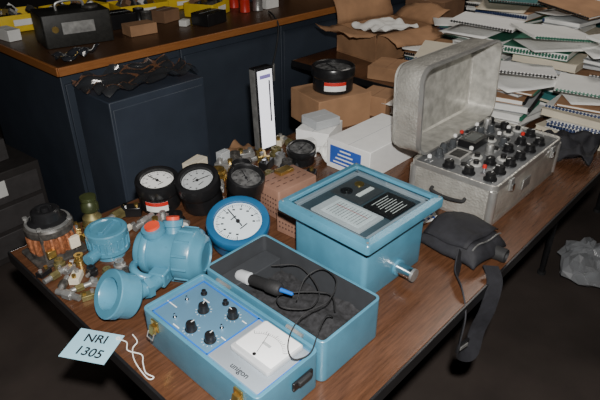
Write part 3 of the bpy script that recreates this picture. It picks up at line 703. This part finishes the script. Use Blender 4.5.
carton('cardboard_box','dark cardboard box beyond the carton',(2.80,1.42,TZ),(.3,.25,.2),5,CARDD)
carton('cardboard_box','flat brown cardboard box behind the manuals',(1.85,1.07,TZ),(.18,.17,.06),14,CARD)
for cx,n in((2.13,5),(2.42,8),(2.72,11)):
    zc=0
    for i in range(n):
        t=R.choice([.02,.012,.025,.015]);booklet((cx+R.uniform(-.02,.02),1.04,TZ+zc+.0012),.24,.15,t,R.uniform(-6,6),R.choice([0,1,3,6,2,7,4,0]),i%2==0);zc+=t+.002
    sheet((cx,1.04,TZ+zc+.002),R.uniform(0,40),91+n)
# ---------------- workbench and cabinet
def bench():
    e=thing('workbench','slate-blue steel workbench with wood worktop','workbench',(2.0,2.27,0))
    x0,x1,y0,y1=.585-2,3.3-2,1.794-2.27,.48
    B().box(((x0+x1)/2,(y0+y1)/2,.900),(x1-x0-.01,y1-y0-.01,.03),TOP2).done('worktop',e,bevel=.002)
    B().box(((x0+x1)/2,y0,.8975),(x1-x0,.012,.035),EDGEW).box((x0,(y0+y1)/2,.8975),(.012,y1-y0,.035),EDGEW).done('worktop_edge',e,bevel=.002,label='orange-brown wood edge')
    for a,b in((x0+.02,x0+.62),(x0+.62,x0+1.3),(x0+1.3,x1-.02)):
        c=(a+b)/2
        B().box((c,(y0+y1)/2+.02,.44),(b-a-.006,y1-y0-.06,.88),CAB).done('cabinet_body',e,bevel=.003)
        B().box((c,y0+.045,.44),(b-a-.03,.012,.78),CAB).done('cabinet_door',e,bevel=.002)
        B().box((b-.08,y0+.032,.62),(.012,.014,.10),STEEL).done('door_handle',e,bevel=.002)
bench()
def cab():
    e=thing('steel_cabinet','low plain dark blue-grey steel cabinet standing against the workbench','cabinet',(.85,1.64,0))
    B().box((0,0,.415),(.45,.27,.83),CABD).done('cabinet_body',e,bevel=.004)
    B().box((0,-.137,.41),(.43,.006,.78),CABD).done('front_panel',e,bevel=.003)
cab()
def film(loc,w,d,h,rz,seed,label,m,n=12):
    rr=random.Random(seed);s=B();s.mi(m);g=[]
    for a in range(n+1):
        g.append([s.bm.verts.new(((a/n-.5)*w+rr.uniform(-.010,.010),(b/n-.5)*d+rr.uniform(-.008,.008),.004+h*rr.random()**1.5)) for b in range(n+1)])
    for a in range(n):
        for b in range(n): s.bm.faces.new([g[a][b],g[a+1][b],g[a+1][b+1],g[a][b+1]])
    o=s.done('plastic_sheet',loc=loc,rot=(0,0,rad(rz)),label=label,cat='plastic sheet')
    q=o.modifiers.new('s','SUBSURF');q.levels=1;q.render_levels=1
    for p in o.data.edges: p.use_edge_sharp=False
film((.84,1.640,.832),.46,.27,.075,4,2,'crumpled shiny smoky plastic sheet lying on the steel cabinet',FILMM)
BT=.9165
film((.71,1.885,BT),.18,.13,.05,8,4,'crumpled shiny plastic sheet on the workbench corner',PLFILM,8)
def bin_(loc,w,d,h,rz,label,m=YEL):
    e=thing('parts_bin',label,'bin',loc,rz,group='parts bins on the workbench')
    B().tray((0,0,0),w,d,h,.01,.004,.004,m,inner=m).done('bin_shell',e)
    B().box((0,-d/2-.0025,h*.55),(w*.4,.003,h*.35),WPAP).done('bin_label',e)
    s=B()
    for k in range(26):
        s.box((R.uniform(-w*.34,w*.34),R.uniform(-d*.34,d*.34),.03+R.uniform(0,h*.75)),(R.uniform(.02,.07),R.uniform(.02,.05),.03),[BLK,STEEL,CABD,BRASS,WPAP,CARDD,BLK,DKST][k%8],(R.random()*.8,R.random()*.8,R.random()*3))
    s.done('small_parts',e,kind='stuff')
bin_((.78,2.60,BT),.22,.20,.08,-6,'yellow parts bin holding small hardware')
bin_((1.06,2.54,BT),.28,.22,.08,8,'yellow parts bin with paper label')
bin_((1.37,2.43,BT),.28,.20,.07,-8,'wide yellow tray holding small parts')
bin_((1.64,2.17,BT),.21,.18,.07,24,'yellow tray near the red tins')
bin_((1.65,2.46,BT),.20,.16,.06,-10,'yellow tray behind other bins')
bin_((1.95,2.45,BT),.18,.14,.07,0,'white parts tray behind the tins',WHT)
def tool():
    e=thing('tool_case','bulky black metal tool case with carrying handle','case',(.85,2.15,BT),-12)
    B().slab((0,0,0),.30,.20,.14,.01,M('black_crackle_paint',(.02,.02,.018),.5,0,.4,50,.3),b=.004).done('case_body',e)
    B().tube(spl([(-.06,0,.138),(-.055,0,.17),(0,0,.178),(.055,0,.17),(.06,0,.138)]),.006,STEEL,8).done('handle',e)
    B().box((0,-.1015,.08),(.14,.002,.05),STEEL).done('front_plate',e)
    B().cyl((-.10,-.103,.08),.014,.01,BRASS,'Y').done('front_knob',e)
    B().lathe((.09,.0,.138),[(0,0),(.035,0),(.035,.012),(.02,.016),(0,.016)],DKST).done('top_fixture',e)
tool()
carton('cardboard_box','small brown cardboard box on the workbench',(1.13,2.05,BT),(.14,.09,.05),-5,CARD)
carton('cardboard_box','small dark cardboard box on the workbench',(1.38,2.20,BT),(.12,.1,.06),15,CARDD)
carton('plastic_box','violet plastic storage box on the workbench',(1.42,2.66,BT),(.18,.08,.08),10,PURP)
carton('carton','white carton near the back of the workbench',(.65,2.40,BT),(.06,.12,.05),6,WPAP)
carton('carton','small white carton on the workbench',(1.38,2.03,BT),(.05,.04,.03),30,WPAP)
carton('plastic_box','dark plastic box beyond the tins',(2.15,2.25,BT),(.2,.15,.09),0,CAB)
carton('carton','white carton beyond the tins',(2.0,2.06,BT),(.1,.08,.05),0,WPAP)
carton('cardboard_box','long cardboard box on the workbench',(2.5,2.15,BT),(.3,.15,.08),4,CARD)
carton('plastic_box','flat black instrument box on the workbench',(1.13,2.26,BT),(.16,.13,.07),-8,BLK)
carton('plastic_box','low black instrument box near the workbench edge',(1.50,1.98,BT),(.15,.11,.06),12,BLK)
for i,(x,y,m,l) in enumerate([(1.82,2.06,REDM,'red tin can on the workbench'),(1.86,2.20,REDM,'red tin can on the workbench'),(.93,2.36,BLK,'black tin can among the bins'),(1.90,2.04,STEEL,'bare metal tin can on the workbench'),(.83,2.38,GRN,'dark green tin can among the bins'),(1.27,2.27,BLK,'black tin can among the bins'),(1.25,2.17,DKST,'dark steel tin can on the workbench')]):
    e=thing('tin_can',l,'can',(x,y,BT),group='tin cans on the workbench')
    B().lathe((0,0,0),[(0,0),(.028,0),(.029,.002),(.028,.004),(.028,.066),(.029,.068),(.027,.070),(.026,.066),(0,.066)],m,seg=24).done('can_body',e)
    B().lathe((0,0,.066),[(.02,0),(.02,.004),(0,.004)],STEEL,seg=20).done('can_lid',e)
B().tube(spl([(1.9,1.95,BT+.006),(1.82,1.83,BT+.01),(1.80,1.775,.88),(1.76,1.765,.74),(1.70,1.765,.60),(1.66,1.765,.45)]),.005,BLKR,8).done('power_cable',label='black power cable hanging down the workbench front',cat='cable')
# ---------------- floor things
carton('cardboard_box','battered brown cardboard box on the floor',(1.29,1.50,.0),(.28,.24,.33),20,CARDD)
crump('crumpled_paper','crumpled brown packing paper on the floor box',(1.29,1.50,.332),.26,.22,.14,CARD,77,'paper',20)
carton('cardboard_box','low brown cardboard box beside the workbench',(1.67,1.46,.0),(.28,.25,.3),-10,CARDD)
def rack():
    e=thing('equipment_rack','low dark equipment cabinet with stacked drawers','cabinet',(.33,2.28,0),5)
    RD=M('rack_dark',(.03,.026,.025),.6);RG=M('rack_grey',(.06,.055,.055),.5)
    B().box((0,0,.22),(.36,.42,.44),RD).done('cabinet_body',e,bevel=.004)
    for k in range(3):
        B().box((-.183,0,.09+.13*k),(.008,.38,.11),RG).done('drawer',e,bevel=.003)
        B().box((.0,-.213,.09+.13*k),(.32,.008,.11),RG).done('side_panel',e,bevel=.003)
rack()
carton('equipment_box','dark grey box resting on the equipment cabinet',(.30,2.30,.442),(.24,.26,.10),10,M('rack_grey',(.06,.055,.055),.5))
s=B();s.box((0,0,0),(.05,.001,.075),WPAP).tube([(0,0,.036),(.002,0,.06)],.001,STR,5)
s.done('paper_tag',loc=(.33,2.058,.37),rot=(0,0,rad(5)),label='pale paper tag hanging on the dark cabinet',cat='tag')
def fbag(loc,seed,label):
    rr=random.Random(seed);s=B();s.sph((0,0,0),.15,CLEAR,(1,.8,.5),22)
    for v in s.bm.verts: v.co*=1+rr.uniform(-.30,.22)
    mz=min(v.co.z for v in s.bm.verts)
    for v in s.bm.verts: v.co.z-=mz
    s.done('plastic_bag',loc=loc,label=label,cat='bag',smooth=False)
fbag((2.00,.045,.0),5,'crumpled clear plastic bag on the floor')
crump('floor_paper','crumpled white scrap on the floor beside the plastic bag',(1.88,-.16,.0),.12,.10,.06,WPAP,90,'paper',20)
# ---------------- lights
def light(kind,name,loc,energy,**k):
    d=bpy.data.lights.new(name,kind);d.energy=energy
    for a,b in k.items(): setattr(d,a,b)
    o=bpy.data.objects.new(name,d);bpy.context.scene.collection.objects.link(o);o.location=loc;return o
CAM=Vector((-.326,-.366,1.55))
light('POINT','camera_flash',CAM+Vector((.02,-.02,.14)),150,shadow_soft_size=.02,color=(1,.97,.93))
light('AREA','far_fill_light',(2.6,.6,2.7),15,shape='RECTANGLE',size=1.2,size_y=.5,color=(1,.93,.85))  # unseen fill added above the far table to brighten the papers, not a fixture
w=bpy.data.worlds.new('world');bpy.context.scene.world=w;w.use_nodes=True
w.node_tree.nodes['Background'].inputs[0].default_value=(.6,.56,.54,1);w.node_tree.nodes['Background'].inputs[1].default_value=.008
# ---------------- camera
cd=bpy.data.cameras.new('camera');cam=bpy.data.objects.new('camera',cd);bpy.context.scene.collection.objects.link(cam)
cd.lens=33;cd.sensor_width=36;cd.clip_start=.02
cam.location=CAM;cam.rotation_euler=(rad(60),0,rad(43-90))
bpy.context.scene.camera=cam
